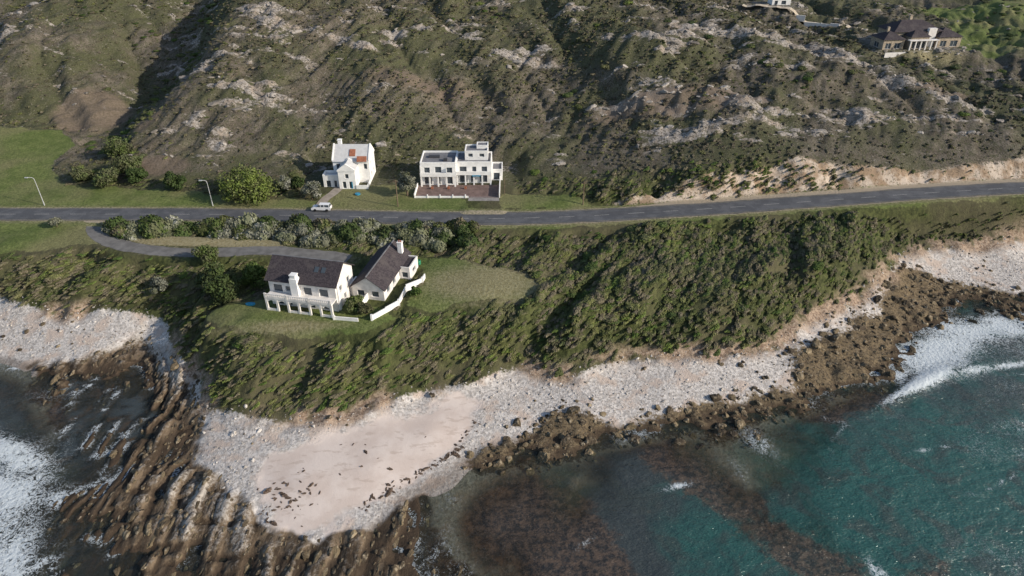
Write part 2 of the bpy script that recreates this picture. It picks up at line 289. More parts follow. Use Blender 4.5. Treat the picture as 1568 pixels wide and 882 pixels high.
WHITE=simple('white_plaster',(.78,.77,.75),.8,.2,.09,.7,.01)
CREAM=simple('off_white_plaster',(.69,.66,.63),.8,.2,.12,.7)
GREYR=simple('grey_membrane',(.17,.17,.18),.85,.2,.18,.8)
LROOF=simple('pale_roof_sheet',(.50,.50,.50),.6,.3,.08,1)
REDT=simple('terracotta_tile',(.30,.12,.07),.8,.2,.2,2)
def slate():
    m=Mat('slate_tiles'); n=m.noise(2.5,4); c=m.mix(m.step(n,.35,.65),(.040,.034,.039),(.070,.059,.064))
    c=m.mix(m.step(m.noise(.4,3),.5,.7),c,(.080,.069,.070))
    m.bsdf(c,.85,.15,m.bump(m.noise(5,3),.1)); return m.m
SLATE=slate()
GLASS=Mat('window_glass'); GLASS.bsdf((.06,.075,.09),.1,.6); GLASS=GLASS.m
FRAME=simple('window_frame',(.65,.65,.65),.5,.4,.03)
DARKF=simple('dark_frame',(.05,.05,.055),.5,.4,.05)
STONE=simple('house_stone',(.36,.30,.23),.85,.2,.25,2,.05)
WOOD=simple('weathered_wood',(.16,.12,.085),.9,.1,.25,3)
METAL=simple('galvanised_steel',(.42,.43,.44),.4,.5,.08,3)
BLUE=simple('blue_plastic',(.02,.22,.36),.5,.4,.1)
GREEN=simple('green_plastic',(.03,.22,.12),.5,.4,.1)
REDP=simple('red_paint',(.40,.03,.02),.5,.4,.1)
# ------------------------------------------------------------ mesh helpers
def mk(name,V,F,mats,parent=None,smooth=False,mi=None,link=True):
    me=bpy.data.meshes.new(name); me.from_pydata([tuple(v) for v in V],[],[tuple(f) for f in F]); 
    for m in (mats if isinstance(mats,list) else [mats]): me.materials.append(m)
    if mi is not None: me.polygons.foreach_set('material_index',np.array(mi,dtype=np.int32))
    if smooth: me.polygons.foreach_set('use_smooth',[True]*len(me.polygons))
    me.update(); o=bpy.data.objects.new(name,me)
    if link: S.collection.objects.link(o)
    if parent: o.parent=parent
    return o
def grid_mesh(name,xs,ys,Z,mat,attrs):
    nx,ny=len(xs),len(ys); X,Y=np.meshgrid(xs,ys)
    co=np.stack([X.ravel(),Y.ravel(),Z.ravel()],1)
    i=np.arange(nx*ny).reshape(ny,nx); q=np.stack([i[:-1,:-1].ravel(),i[:-1,1:].ravel(),i[1:,1:].ravel(),i[1:,:-1].ravel()],1)
    me=bpy.data.meshes.new(name); me.vertices.add(len(co)); me.vertices.foreach_set('co',co.astype(np.float32).ravel())
    me.loops.add(len(q)*4); me.loops.foreach_set('vertex_index',q.astype(np.int32).ravel())
    me.polygons.add(len(q)); me.polygons.foreach_set('loop_start',np.arange(0,len(q)*4,4,dtype=np.int32))
    me.update(calc_edges=True); me.polygons.foreach_set('use_smooth',np.ones(len(q),bool)); me.materials.append(mat)
    for k,v in attrs.items():
        a=me.attributes.new(k,'FLOAT','POINT'); a.data.foreach_set('value',v.astype(np.float32).ravel())
    me.validate(); o=bpy.data.objects.new(name,me); S.collection.objects.link(o); return o
def stretch(core,lo,hi,g=1.22):
    a=list(core); s=a[1]-a[0]; v=a[0]; L=[]
    while v>lo: s*=g; v-=s; L.append(v)
    s=a[-1]-a[-2]; v=a[-1]; R=[]
    while v<hi: s*=g; v+=s; R.append(v)
    return np.array(L[::-1]+a+R)
# ------------------------------------------------------------ terrain
xs=stretch(list(np.arange(-190,-110,.8))+list(np.arange(-110,2,.45))+list(np.arange(2,215,.65)),-4000,4000)
ys=stretch(list(np.arange(42,118,.45))+list(np.arange(118,190,.6))+list(np.arange(190,350,.9)),-2500,6000)
X,Y=np.meshgrid(xs,ys); M=site(X.ravel(),Y.ravel())
px,py=X.ravel(),Y.ravel()
brown=np.exp(-((px+141)/13)**2-((py-226)/13)**2)*1.2+np.exp(-((px+100)/10)**2-((py-184)/5)**2)+.7*np.exp(-((px+112)/7)**2-((py-205)/8)**2)+.8*np.exp(-((px-135)/14)**2-((py-214)/6)**2)+.75*np.exp(-((px-50)/40)**2-((py-205)/9)**2)+.7*np.exp(-((px+30)/30)**2-((py-222)/9)**2)
dry=np.exp(-((px+6)/15)**2-((py-127)/8)**2)*1.0+.8*np.exp(-((px+45)/14)**2-((py-112)/2)**2)+.8*np.exp(-((px-150)/16)**2-((py-253)/2.5)**2)
dry+=sm(5.8,5.0,M['road'])*sm(3.4,4.2,M['road'])*.45
shoulder=sm(4.8,4.0,M['road'])*.55+sm(3.4,2.6,M['drv'])*.4+sm(7.5,4,M['road'])*sm(30,45,px)*sm(0,2,py-(158+(px-19)*.11))*1.0
lawnA=M['lawn'].copy()
up=sm(236,262,py-.25*(px-150))*sm(150,172,px+(M['n1']-.5)*40)*sm(345,320,py); lawnA=np.maximum(lawnA,np.where(up>.5,(M['n3']-.40)*16,-50))
toeA=M['toe']*np.maximum(sm(.42,.56,M['n1']),sm(12,40,px)*.85*sm(.3,.45,M['n2']))
T=grid_mesh('terrain',xs,ys,M['z'],terrain_mat(),dict(veg=M['veg'],lawn=lawnA,verge=M['verge'],bank=M['bank'],sand=M['sand'],rl=M['rl'],rr=M['rr'],hill=M['hill'],oc=M['oc'],toe=toeA,brown=brown,dry=dry,shoulder=shoulder))
# ------------------------------------------------------------ sea
wx_=stretch(np.arange(-190,215,1.1),-4000,4000); wy_=stretch(np.arange(42,150,.9),-3000,200)
X2,Y2=np.meshgrid(wx_,wy_); a,b=X2.ravel(),Y2.ravel(); MW=site(a,b)
depth=np.maximum(-MW['z'],0); 
def gs(cx,cy,rx,ry,r=0):
    c,s=math.cos(r),math.sin(r); u=(a-cx)*c+(b-cy)*s; v=-(a-cx)*s+(b-cy)*c
    return np.exp(-(u/rx)**2-(v/ry)**2)
foam=gs(95,121,10,4,.6)*1.3+gs(112,127,14,4.5,.2)*1.3+gs(124,119,14,3,.1)*1.0+gs(80,105.5,8,.9,.55)*1.9+gs(86,109,6,1.6,.6)*1.3+gs(104,113.,12,.8,.2)*1.0+gs(92,116,12,5,.3)*.6+gs(28,80.5,2.6,.45,.25)*1.4+gs(45,91,4,2.2,2.0)*.8+gs(55,63,.9,3,.3)*1.3+gs(11,69,1.8,.35,.7)*1.0+gs(-18,75.5,2.5,.8,0.5)
foam+=gs(-92,89,9,2.2,-.45)*1.5+gs(-83,76,5,12,.1)*1.15+gs(-76,66,3,6)*1.0+gs(-98,78,9,10)*.9+gs(-92,104,6,3)*.3+gs(-86,80,8,1.5,-.5)*.7+gs(-75,58,5,7)*1.1
wp=(fbm(a/18,b/18,3,50)-.5)*14
swell=np.abs(fbm((a+wp)/34+b/60,(b+wp*.6)/10-a/24,3,24)-.5)
foam+=sm(.5,.05,depth)*(.5+.35*sm(-50,-62,a))*sm(.45,.6,fbm(a/9,b/9,3,21))+sm(.035,.0,swell)*.75*sm(50,70,a)*sm(.42,.58,fbm(a/14,b/14,2,25))+.25*sm(.5,.7,fbm(a/20,b/12,4,22))*sm(60,80,a)
foam*=.5+1.0*fbm(a/4,b/4,3,23)
teal=sm(10,60,a)*(.45+.55*sm(110,75,b))+.05+.3*np.exp(-((a-30)/9)**2-((b-70)/12)**2)
teal=np.clip(teal,0,1); teal=np.where(a<-60,.05,teal)
reef=np.maximum.reduce([sm(-3,4,sd(a,b,p)) for p in REEF])
wz=(fbm(a/7,b/4,4,20)-.5)*.4*sm(0,1.5,depth)*sm(400,200,np.abs(a))+gs(80,105.5,12,1.6,.55)*.7+gs(-92,89,9,3,-.45)*.6+gs(98,113,14,1.6,.3)*.5
wz=np.where(depth>0,wz,0)
grid_mesh('sea_water',wx_,wy_,wz,water_mat(),dict(depth=depth,foam=foam,teal=teal,reef=reef))
# ------------------------------------------------------------ road ribbons
def catmull(P,n=10):
    P=[np.array(p,float) for p in P]; P=[2*P[0]-P[1]]+P+[2*P[-1]-P[-2]]; out=[]
    for i in range(1,len(P)-2):
        for k in range(n):
            t=k/n; p0,p1,p2,p3=P[i-1:i+3]
            out.append(.5*((2*p1)+(-p0+p2)*t+(2*p0-5*p1+4*p2-p3)*t*t+(-p0+3*p1-3*p2+p3)*t**3))
    out.append(P[-2]); return np.array(out)
def ribbon(name,path,o0,o1,dz,mat,dash=None,wob=0,parent=None):
    t=np.gradient(path[:,:2],axis=0); t/=np.linalg.norm(t,axis=1)[:,None]; nrm=np.stack([-t[:,1],t[:,0]],1)
    V=[];F=[]; L=np.concatenate([[0],np.cumsum(np.linalg.norm(np.diff(path[:,:2],axis=0),axis=1))])
    for i,p in enumerate(path):
        w0=o0+(fbm(np.array([L[i]/2.]),np.array([o0]),3)[0]-.5)*wob; w1=o1+(fbm(np.array([L[i]/2.]),np.array([o1+9]),3)[0]-.5)*wob
        V+=[(*(p[:2]+nrm[i]*w0),p[2]+dz),(*(p[:2]+nrm[i]*w1),p[2]+dz)]
    for i in range(len(path)-1):
        if dash and (L[i]%dash[0])>dash[1]: continue
        F.append((2*i,2*i+2,2*i+3,2*i+1))
    return mk(name,V,F,mat,parent)
m=Mat('asphalt'); c=m.mix(m.step(m.noise(.3,4),.4,.62),(.075,.078,.086),(.105,.107,.115)); c=m.scale(c,m.step(m.noise(5,3),.3,.7,.85,1.15)); c=m.mix(m.math('MULTIPLY',m.step(m.noise(.5,4,sc=(.15,2,1)),.55,.65),.4),c,(.055,.055,.058)); m.bsdf(c,.85,.3); ASPH=m.m
PAINT=simple('road_paint',(.45,.44,.41),.7,.3,.3,3)
YEL=simple('yellow_paint',(.34,.28,.14),.7,.3,.35,3)
RP=catmull(ROAD,14); road=ribbon('coastal_road',RP,-3.6,3.6,.07,ASPH,wob=.6)
rp2=catmull(ROAD,60)
ribbon('centre_line',rp2,-.05,.05,.078,PAINT,dash=(9,4),parent=road)
ribbon('edge_line_sea',rp2,-3.2,-3.13,.078,YEL,parent=road); ribbon('edge_line_hill',rp2,3.13,3.2,.078,YEL,parent=road)
DP=catmull(DRIVE,8)
ribbon('driveway',DP,-2.1,2.1,.05,simple('drive_tar',(.15,.145,.14),.9,.2,.2,.6),wob=.9)
tr=[(100,316),(113,310.5),(126,304),(137,297),(144,289),(146,281),(140,274)]
tp=catmull([(x,y,0) for x,y in tr],8)
for p in tp:
    q=np.array([(p[0]+i,p[1]+j) for i in(-2,0,2) for j in(-2,0,2)]); p[2]=site(q[:,0],q[:,1])['z'].max()
ribbon('estate_track',tp,-2.2,2.2,.15,simple('pale_gravel',(.42,.36,.28),.9,.2,.2,.6),wob=1.)
def bricks(name,c0,c1):
    m=Mat(name); b=m.n('ShaderNodeTexBrick'); m.t.links.new(m.pos,b.inputs['Vector']); b.inputs['Scale'].default_value=2.
    b.inputs['Color1'].default_value=(*c0,1); b.inputs['Color2'].default_value=(*c1,1); b.inputs['Mortar'].default_value=(.12,.1,.09,1)
    m.bsdf(m.scale(b.outputs[0],m.step(m.noise(.6,4),.3,.7,.75,1.2)),.85,.2); return m.m
mk('paved_terrace',[(x,y,13.36) for x,y in PAVE],[(0,1,2,3)],bricks('terrace_brick',(.21,.14,.12),(.16,.11,.10)))
mk('entrance_driveway',[(x,y,z) for (x,y),z in zip(PAVD,(13.37,13.37,13.12,13.12))],[(0,1,2,3)],bricks('drive_brick',(.29,.27,.26),(.23,.22,.21)))
ribbon('garden_path',catmull([(-47.5,175.5,13.5),(-48.6,171,13.45),(-50,167,13.4),(-50.6,161.5,13.1)],6),-1.3,1.3,.08,simple('path_concrete',(.30,.26,.22),.9,.2,.15,.8))
# ------------------------------------------------------------ prototypes
def leaf_quads(P,Nn,s):
    n=len(P); Nn=Nn/np.linalg.norm(Nn,axis=1)[:,None]; r=rng.normal(size=(n,3)); t=np.cross(Nn,r); t/=np.linalg.norm(t,axis=1)[:,None]; b=np.cross(Nn,t)
    s=s[:,None]; a=s*(.5+.3*rng.random((n,1)))
    V=np.stack([P-t*s*.6,P-b*a,P+t*s*.6,P+b*a],1).reshape(-1,3); F=np.arange(4*n).reshape(-1,4); return V,F
def ico(sub):
    import bmesh
    bm=bmesh.new(); bmesh.ops.create_icosphere(bm,subdivisions=sub,radius=1); V=np.array([v.co[:] for v in bm.verts]); F=[[v.index for v in f.verts] for f in bm.faces]; bm.free(); return V,F
I1=ico(1); I2=ico(2); I3=ico(3)
def bush(name,mat,R=1.,nleaf=300,ls=.3,zf=.7,lobes=5,core=I2,up=0.):
    V=[];F=[];k=0
    for j in range(lobes):
        a=rng.random()*6.28; d=R*.55*math.sqrt(rng.random()) if lobes>1 else 0
        r=R*(.45+.3*rng.random()); c=np.array([d*math.cos(a),d*math.sin(a),r*zf*.35+R*.12*rng.random()])
        D=rng.normal(size=(nleaf//lobes,3)); D/=np.linalg.norm(D,axis=1)[:,None]; D[:,2]=np.abs(D[:,2])*1.05-.12
        rad=r*(.82+.25*rng.random(len(D)))
        P=c+D*rad[:,None]*np.array([1,1,zf]); v,f=leaf_quads(P,D+np.array([0,0,up])+rng.normal(size=D.shape)*.5,ls*(.6+.8*rng.random(len(D))))
        V.append(v);F+=(f+k).tolist();k+=len(v)
        v=core[0]*r*.82*np.array([1,1,zf])+c; V.append(v); F+=[[i+k for i in ff] for ff in core[1]]; k+=len(v)
    return mk(name,np.concatenate(V),F,mat,link=False)
def rockp(name,mat,sc=(1,1,.6),n=9):
    V,F=I3; V=V.copy()
    for i in range(n):
        d=rng.normal(size=3); d/=np.linalg.norm(d); h=.45+.35*rng.random(); q=V@d-h; V-=np.where(q>0,q,0)[:,None]*d
    V=V*np.array(sc)*(1+.06*rng.normal(size=(len(V),1))); return mk(name,V,F,mat,link=False)
def coll(name,objs):
    c=bpy.data.collections.new(name)
    for o in objs: c.objects.link(o)
    return c
def scatter(name,P,rot,scl,c):
    me=bpy.data.meshes.new(name); me.vertices.add(len(P)); me.vertices.foreach_set('co',P.astype(np.float32).ravel())
    for k,v in (('rot',rot),('scl',scl)):
        at=me.attributes.new(k,'FLOAT_VECTOR','POINT'); at.data.foreach_set('vector',v.astype(np.float32).ravel())
    at=me.attributes.new('idx','INT','POINT'); at.data.foreach_set('value',rng.integers(0,len(c.objects),len(P)).astype(np.int32))
    o=bpy.data.objects.new(name,me); S.collection.objects.link(o)
    g=bpy.data.node_groups.new(name+'_gn','GeometryNodeTree'); g.interface.new_socket('Geometry',in_out='INPUT',socket_type='NodeSocketGeometry'); g.interface.new_socket('Geometry',in_out='OUTPUT',socket_type='NodeSocketGeometry')
    gi=g.nodes.new('NodeGroupInput'); go=g.nodes.new('NodeGroupOutput'); ip=g.nodes.new('GeometryNodeInstanceOnPoints'); ci=g.nodes.new('GeometryNodeCollectionInfo')
    ci.inputs['Collection'].default_value=c; ci.inputs['Separate Children'].default_value=True; ci.inputs['Reset Children'].default_value=True
    def na(k,t):
        n=g.nodes.new('GeometryNodeInputNamedAttribute'); n.data_type=t; n.inputs['Name'].default_value=k; return n.outputs['Attribute']
    l=g.links.new; l(gi.outputs[0],ip.inputs['Points']); l(ci.outputs[0],ip.inputs['Instance']); ip.inputs['Pick Instance'].default_value=True
    l(na('idx','INT'),ip.inputs['Instance Index']); l(na('rot','FLOAT_VECTOR'),ip.inputs['Rotation']); l(na('scl','FLOAT_VECTOR'),ip.inputs['Scale']); l(ip.outputs[0],go.inputs[0])
    md=o.modifiers.new('scatter','NODES'); md.node_group=g; return o
def pts(n,x0,x1,y0,y1):
    x=rng.uniform(x0,x1,n); y=rng.uniform(y0,y1,n); return x,y,site(x,y)
cs=coll('scrub_protos',[bush('scrub_%d'%i,[L_SCRUB,L_SCRUB,L_BRIGHT,L_SCRUB,L_SCRUB][i],1,130,.25,.6,3,I1,.6) for i in range(5)])
ch=coll('fynbos_protos',[bush('fynbos_%d'%i,[L_HILL,L_HILL,L_SCRUB,L_HILL][i],1,70,.34,.7,2,I1,.3) for i in range(4)])
cb=coll('big_bush_protos',[bush('bigbush_%d'%i,[L_DARK,L_BRIGHT,L_SCRUB,L_SCRUB][i],2.4,1000,.34,.7,8,I2,.3) for i in range(4)])
cv=coll('silver_protos',[bush('silverbush_%d'%i,[L_SILV,L_SILV,L_SCRUB,L_DARK,L_SILV][i],2.4,1100,.32,.85,9) for i in range(5)])
cr=coll('boulder_protos',[rockp('boulder_%d'%i,R_BROWN,(1,.8,.6)) for i in range(5)])
cp=coll('cobble_protos',[rockp('cobble_%d'%i,R_PALE,(1,.75,.55)) for i in range(4)])
co_=coll('outcrop_protos',[rockp('outcrop_%d'%i,R_HILL,(1.4,.8,.5)) for i in range(4)])
ck=coll('kelp_protos',[bush('kelp_%d'%i,KELP,1,90,.5,.25,3,I1) for i in range(2)])
def rots(n,base=None,j=3.14,tilt=.15):
    yaw=(rng.uniform(-j,j,n)+(base or 0)); return np.stack([rng.normal(size=n)*tilt,rng.normal(size=n)*tilt,yaw],1)
WIND=math.radians(-28)
x,y,m_=pts(38000,-190,215,88,178)
k=(m_['scrub']*(1-m_['hill'])>rng.random(len(x)))&(m_['veg']>.6)&(m_['road']>5.6)&~((m_['toe']>.4)&((m_['n1']>.5)|(x>25))&(rng.random(len(x))<.7))
x,y=x[k],y[k];z=m_['z'][k];n=len(x);s=rng.uniform(.5,1.,n)*(.7+.7*m_['n3'][k])
scatter('coastal_scrub',np.stack([x,y,z-.12],1),rots(n,WIND,.3,.1),np.stack([s*.76,s*1.95,s*rng.uniform(.45,1.0,n)],1),cs)
x,y,m_=pts(2400,-150,215,100,160)
dens=sm(.52,.64,fbm(x/16,y/16,3,31))*.75+.6*sm(145,150,y)*sm(-10,0,x)*sm(60,40,x)
k=(m_['scrub']*(1-m_['hill'])>.9)&(m_['veg']>7)&(rng.random(len(x))<dens)&(m_['road']>7)
x,y=x[k],y[k];z=m_['z'][k];n=len(x);s=rng.uniform(.35,.75,n)
scatter('thicket',np.stack([x,y,z-.3],1),rots(n,WIND,.5,.05),np.stack([s,s*1.4,s*.8],1),cb)
x,y,m_=pts(58000,-260,260,164,335)
dn=(.38+.55*sm(.4,.6,m_['n3']))*m_['scrub']*m_['hill']*sm(.03,-.06,m_['oc'])*sm(.5,-1.,m_['bank'])
br=np.exp(-((x+141)/15)**2-((y-226)/14)**2)+np.exp(-((x+100)/10)**2-((y-184)/5)**2); dn*=(1-np.clip(br*1.3,0,1))
fld=(x>160)&(y-.25*(x-150)>240)&(m_['n3']>.38); dn=np.where(fld,dn*.06,dn)
dt=segd(x,y,tr); dn*=(dt>3.2)
k=(rng.random(len(x))<dn); x,y=x[k],y[k];z=m_['z'][k];n=len(x);s=rng.uniform(.35,.85,n)*(.8+.5*m_['n3'][k])
scatter('hillside_fynbos',np.stack([x,y,z-.1],1),rots(n,WIND,1.,.15),np.stack([s*.9,s*1.3,s*rng.uniform(.45,.9,n)],1),ch)
x,y,m_=pts(9500,-230,230,166,335)
val=np.exp(-((x+122)/12)**2)*1.0+sm(184,177,y)*.9*sm(30,20,x)+.2*sm(.56,.68,fbm(x/22,y/22,3,33))+.8*np.exp(-((x-60-(250-y)*.9)/6)**2)*sm(205,215,y)+.25*sm(215,235,y)*sm(120,140,x)
k=(m_['scrub']*m_['hill']>.7)&(rng.random(len(x))<val*.5)&(m_['oc']<0)&(m_['bank']<-2)&(segd(x,y,tr)>4)
k&=~((np.abs(x+141)<15)&(np.abs(y-226)<14))&~((np.abs(x+46)<12)&(y<188))&~((np.abs(x+15)<15)&(y<189))
x,y=x[k],y[k];z=m_['z'][k];n=len(x);s=rng.uniform(.3,.75,n)
scatter('hillside_thicket',np.stack([x,y,z-.3],1),rots(n,WIND,.8,.05),np.stack([s,s*1.25,s*.75],1),cb)
x=np.concatenate([rng.uniform(-99,-50,120),rng.uniform(-55,-8,75)]); y=np.where(np.arange(len(x))<120,rng.uniform(148.6,152,len(x)),rng.uniform(145,151.5,len(x)))
z=site(x,y)['z']; n=len(x); s=rng.uniform(.7,1.4,n)
scatter('roadside_hedge',np.stack([x,y,z-.2],1),rots(n),np.stack([s*.95,s*.95,s*rng.uniform(1.,1.4,n)],1),cv)
x,y,m_=pts(26000,-20,210,84,165)
k=(m_['rr']>-1.5)&(m_['veg']<0)&(m_['z']>-.7)&(rng.random(len(x))<.45); x,y=x[k],y[k];z=m_['z'][k];n=len(x);s=np.minimum(rng.gamma(1.3,.28,n)+.12,1.7)
scatter('shore_boulders',np.stack([x,y,z-.1*s],1),rots(n,tilt=.4),np.repeat(s[:,None],3,1),cr)
x,y,m_=pts(7000,-105,0,44,126)
k=(m_['rl']>0)&(m_['veg']<0)&(m_['z']>-.3); x,y=x[k],y[k];z=m_['z'][k];n=len(x);s=rng.gamma(1.5,.15,n)+.1
scatter('ledge_rocks',np.stack([x,y,z-.1],1),rots(n,0,.4,.2),np.stack([s*.8,s*2.0,s*.8],1),cr)
x,y,m_=pts(40000,-190,215,76,166)
k=(m_['veg']<1.5)&(m_['z']>.7)&(m_['sand']<-1+rng.normal(size=len(x))*1.)&(m_['rl']<1)&(m_['rr']<0)&(rng.random(len(x))<.7); x,y=x[k],y[k];z=m_['z'][k];n=len(x);s=rng.gamma(1.3,.09,n)+.08
scatter('beach_cobbles',np.stack([x,y,z],1),rots(n,tilt=.3),np.repeat(s[:,None],3,1),cp)
x,y,m_=pts(1500,-130,130,84,155)
k=(m_['veg']<2)&(m_['z']>.7)&(m_['sand']<0)&(m_['rl']<1)&(m_['rr']<0)&(m_['n1']>.46); x,y=x[k],y[k];z=m_['z'][k];n=len(x);s=rng.gamma(1.6,.2,n)+.1
scatter('beach_boulders',np.stack([x,y,z],1),rots(n,tilt=.3),np.repeat(s[:,None],3,1),cr)
wl=catmull([(-7,95,0),(-9,90,0),(-12,86,0),(-16.5,82,0),(-21,78.5,0),(-25,75,0)],34)[:,:2]
x=np.concatenate([wl[:,0]+rng.normal(size=len(wl))*.5,rng.normal(-37,3.5,60),rng.normal(-27,5,10)]); y=np.concatenate([wl[:,1]+rng.normal(size=len(wl))*.4,rng.normal(76.5,3.0,60),rng.normal(85,4,10)])
m_=site(x,y); k=(m_['sand']>-1)&((np.arange(len(x))>=len(wl))|(rng.random(len(x))<.6)); x,y=x[k],y[k]; z=m_['z'][k]; n=len(x); s=rng.gamma(2,.085,n)+.07
scatter('washed_up_kelp',np.stack([x,y,z],1),rots(n),np.stack([s*1.5,s*.8,s*.6],1),ck)
x,y,m_=pts(60000,-230,230,176,325)
k=(m_['oc']>-.02)&(rng.random(len(x))<.45); x,y=x[k],y[k];z=m_['z'][k];n=len(x);s=rng.gamma(1.6,.24,n)+.12
scatter('hillside_outcrops',np.stack([x,y,z-.05],1),rots(n,0,.5,.25),np.repeat(s[:,None],3,1),co_)
# ------------------------------------------------------------ trees
def tube(V,F,MI,p0,p1,r0,r1,n=7,mi=0):
    p0,p1=np.array(p0,float),np.array(p1,float); d=p1-p0; d/=np.linalg.norm(d); u=np.cross(d,(.3,.9,.2)); u/=np.linalg.norm(u); w=np.cross(d,u); k=len(V)
    for p,r in((p0,r0),(p1,r1)):
        for i in range(n): a=6.283*i/n; V.append(tuple(p+(u*math.cos(a)+w*math.sin(a))*r))
    for i in range(n): F.append((k+i,k+(i+1)%n,k+n+(i+1)%n,k+n+i)); MI.append(mi)
def tree(name,x,y,r,h,mat,nl=2600,ls=.34,lob=11,low=.25):
    z0=hz(x,y); V=[];F=[];MI=[]
    lean=rng.normal(size=2)*.05*h; tube(V,F,MI,(0,0,-.3),(lean[0],lean[1],h*.45),.045*h,.028*h)
    cen=[]
    for j in range(lob):
        a=6.283*j/lob+rng.random()*.6; d=r*(.25+.45*rng.random()); hh=h*(low+.18+(.62-low)*rng.random()); c=np.array([lean[0]+d*math.cos(a),lean[1]+d*math.sin(a),hh]); cen.append((c,r*(.30+.2*rng.random())))
    cen.append((np.array([lean[0],lean[1],h*.78]),r*.38))
    for c,_ in cen:
        mid=(np.array([lean[0],lean[1],h*.35])+c)/2+rng.normal(size=3)*.1*r*.5
        tube(V,F,MI,(lean[0]*.8,lean[1]*.8,h*.33),mid,.02*h,.013*h,5); tube(V,F,MI,mid,c,.013*h,.004*h,5)
    for c,rr_ in cen:
        n=nl//len(cen); Dd=rng.normal(size=(n,3)); Dd/=np.linalg.norm(Dd,axis=1)[:,None]; P=c+Dd*(rr_*(.35+.7*rng.random(n)**.5))[:,None]*np.array([1,1,.8]); P[:,2]=np.maximum(P[:,2],.15)
        v,f=leaf_quads(P,Dd+rng.normal(size=Dd.shape)*.6,ls*(.6+.8*rng.random(n))); k=len(V); V+=[tuple(q) for q in v]; F+=[tuple(q) for q in (f+k)]; MI+=[1]*n
    o=mk(name,V,F,[BARK,mat],mi=MI); o.location=(x,y,z0); return o
tree('spreading_tree',-70,168.3,7.6,7.2,L_BRIGHT,9000,.36,20,.05)
tree('shrub_tree',-61.5,172.5,2.6,4,L_SILV,1500,.3,8,.1)
tree('shrub_tree',-58.5,173.5,2.4,3.6,L_DARK,1400,.3,8,.1)
tree('silver_tree',-53.6,168,3,5,L_SILV,2600,.3,10,.1)
tree('silver_tree',-28.2,169.6,3.2,6.4,L_SILV,3000,.3,10,.1)
for (x,y,r,h) in [(-115,190,4.5,6),(-108,181,4.5,5.5),(-112,175,4,4.5),(-92,173,3.2,4.5),(-120,178,3,3.5),(-103,176,3,4)]: tree('coastal_milkwood',x,y,r,h,L_DARK,3200,.34,12,.05)
tree('garden_tree',-61.5,123.5,4.2,7.5,L_DARK,5200,.3,14,.05)
tree('garden_tree',-66,128.5,4,6,L_DARK,4200,.3,12,.05)
tree('garden_tree',-57.5,131,3.6,6,L_BRIGHT,3400,.3,12,.05)
tree('garden_tree',-70,136.8,3,4.5,L_DARK,2600,.3,10,.05)
tree('courtyard_bush',-32.3,117.2,2.4,3.6,L_BRIGHT,2400,.26,9,.05)
tree('courtyard_bush',-29.8,115.8,1.7,2.6,L_SCRUB,1600,.26,8,.05)
tree('shrub_tree',-20.5,121.8,1.5,2.2,L_BRIGHT,1000,.24,7,.05)
tree('silver_tree',-79,130,2.4,3.4,L_SILV,1800,.28,9,.05)
tree('shrub_tree',-113,152,2.,2.2,L_SILV,1000,.26,7,.05)
# ------------------------------------------------------------ buildings
class G:
    def __init__(s): s.V=[];s.F=[]
    def box8(s,c):
        k=len(s.V); s.V+=c; s.F+=[(k,k+1,k+2,k+3),(k+4,k+7,k+6,k+5),(k,k+4,k+5,k+1),(k+1,k+5,k+6,k+2),(k+2,k+6,k+7,k+3),(k+3,k+7,k+4,k)]
    def box(s,x0,x1,y0,y1,z0,z1): s.box8([(x0,y0,z0),(x1,y0,z0),(x1,y1,z0),(x0,y1,z0),(x0,y0,z1),(x1,y0,z1),(x1,y1,z1),(x0,y1,z1)])
    def prism(s,prof,a0,a1,axis='x'):
        k=len(s.V); n=len(prof)
        for a in(a0,a1):
            for p,z in prof: s.V.append((a,p,z) if axis=='x' else (p,a,z))
        s.F+=[tuple(range(k,k+n)),tuple(range(k+n,k+2*n))[::-1]]+[(k+i,k+(i+1)%n,k+n+(i+1)%n,k+n+i) for i in range(n)]
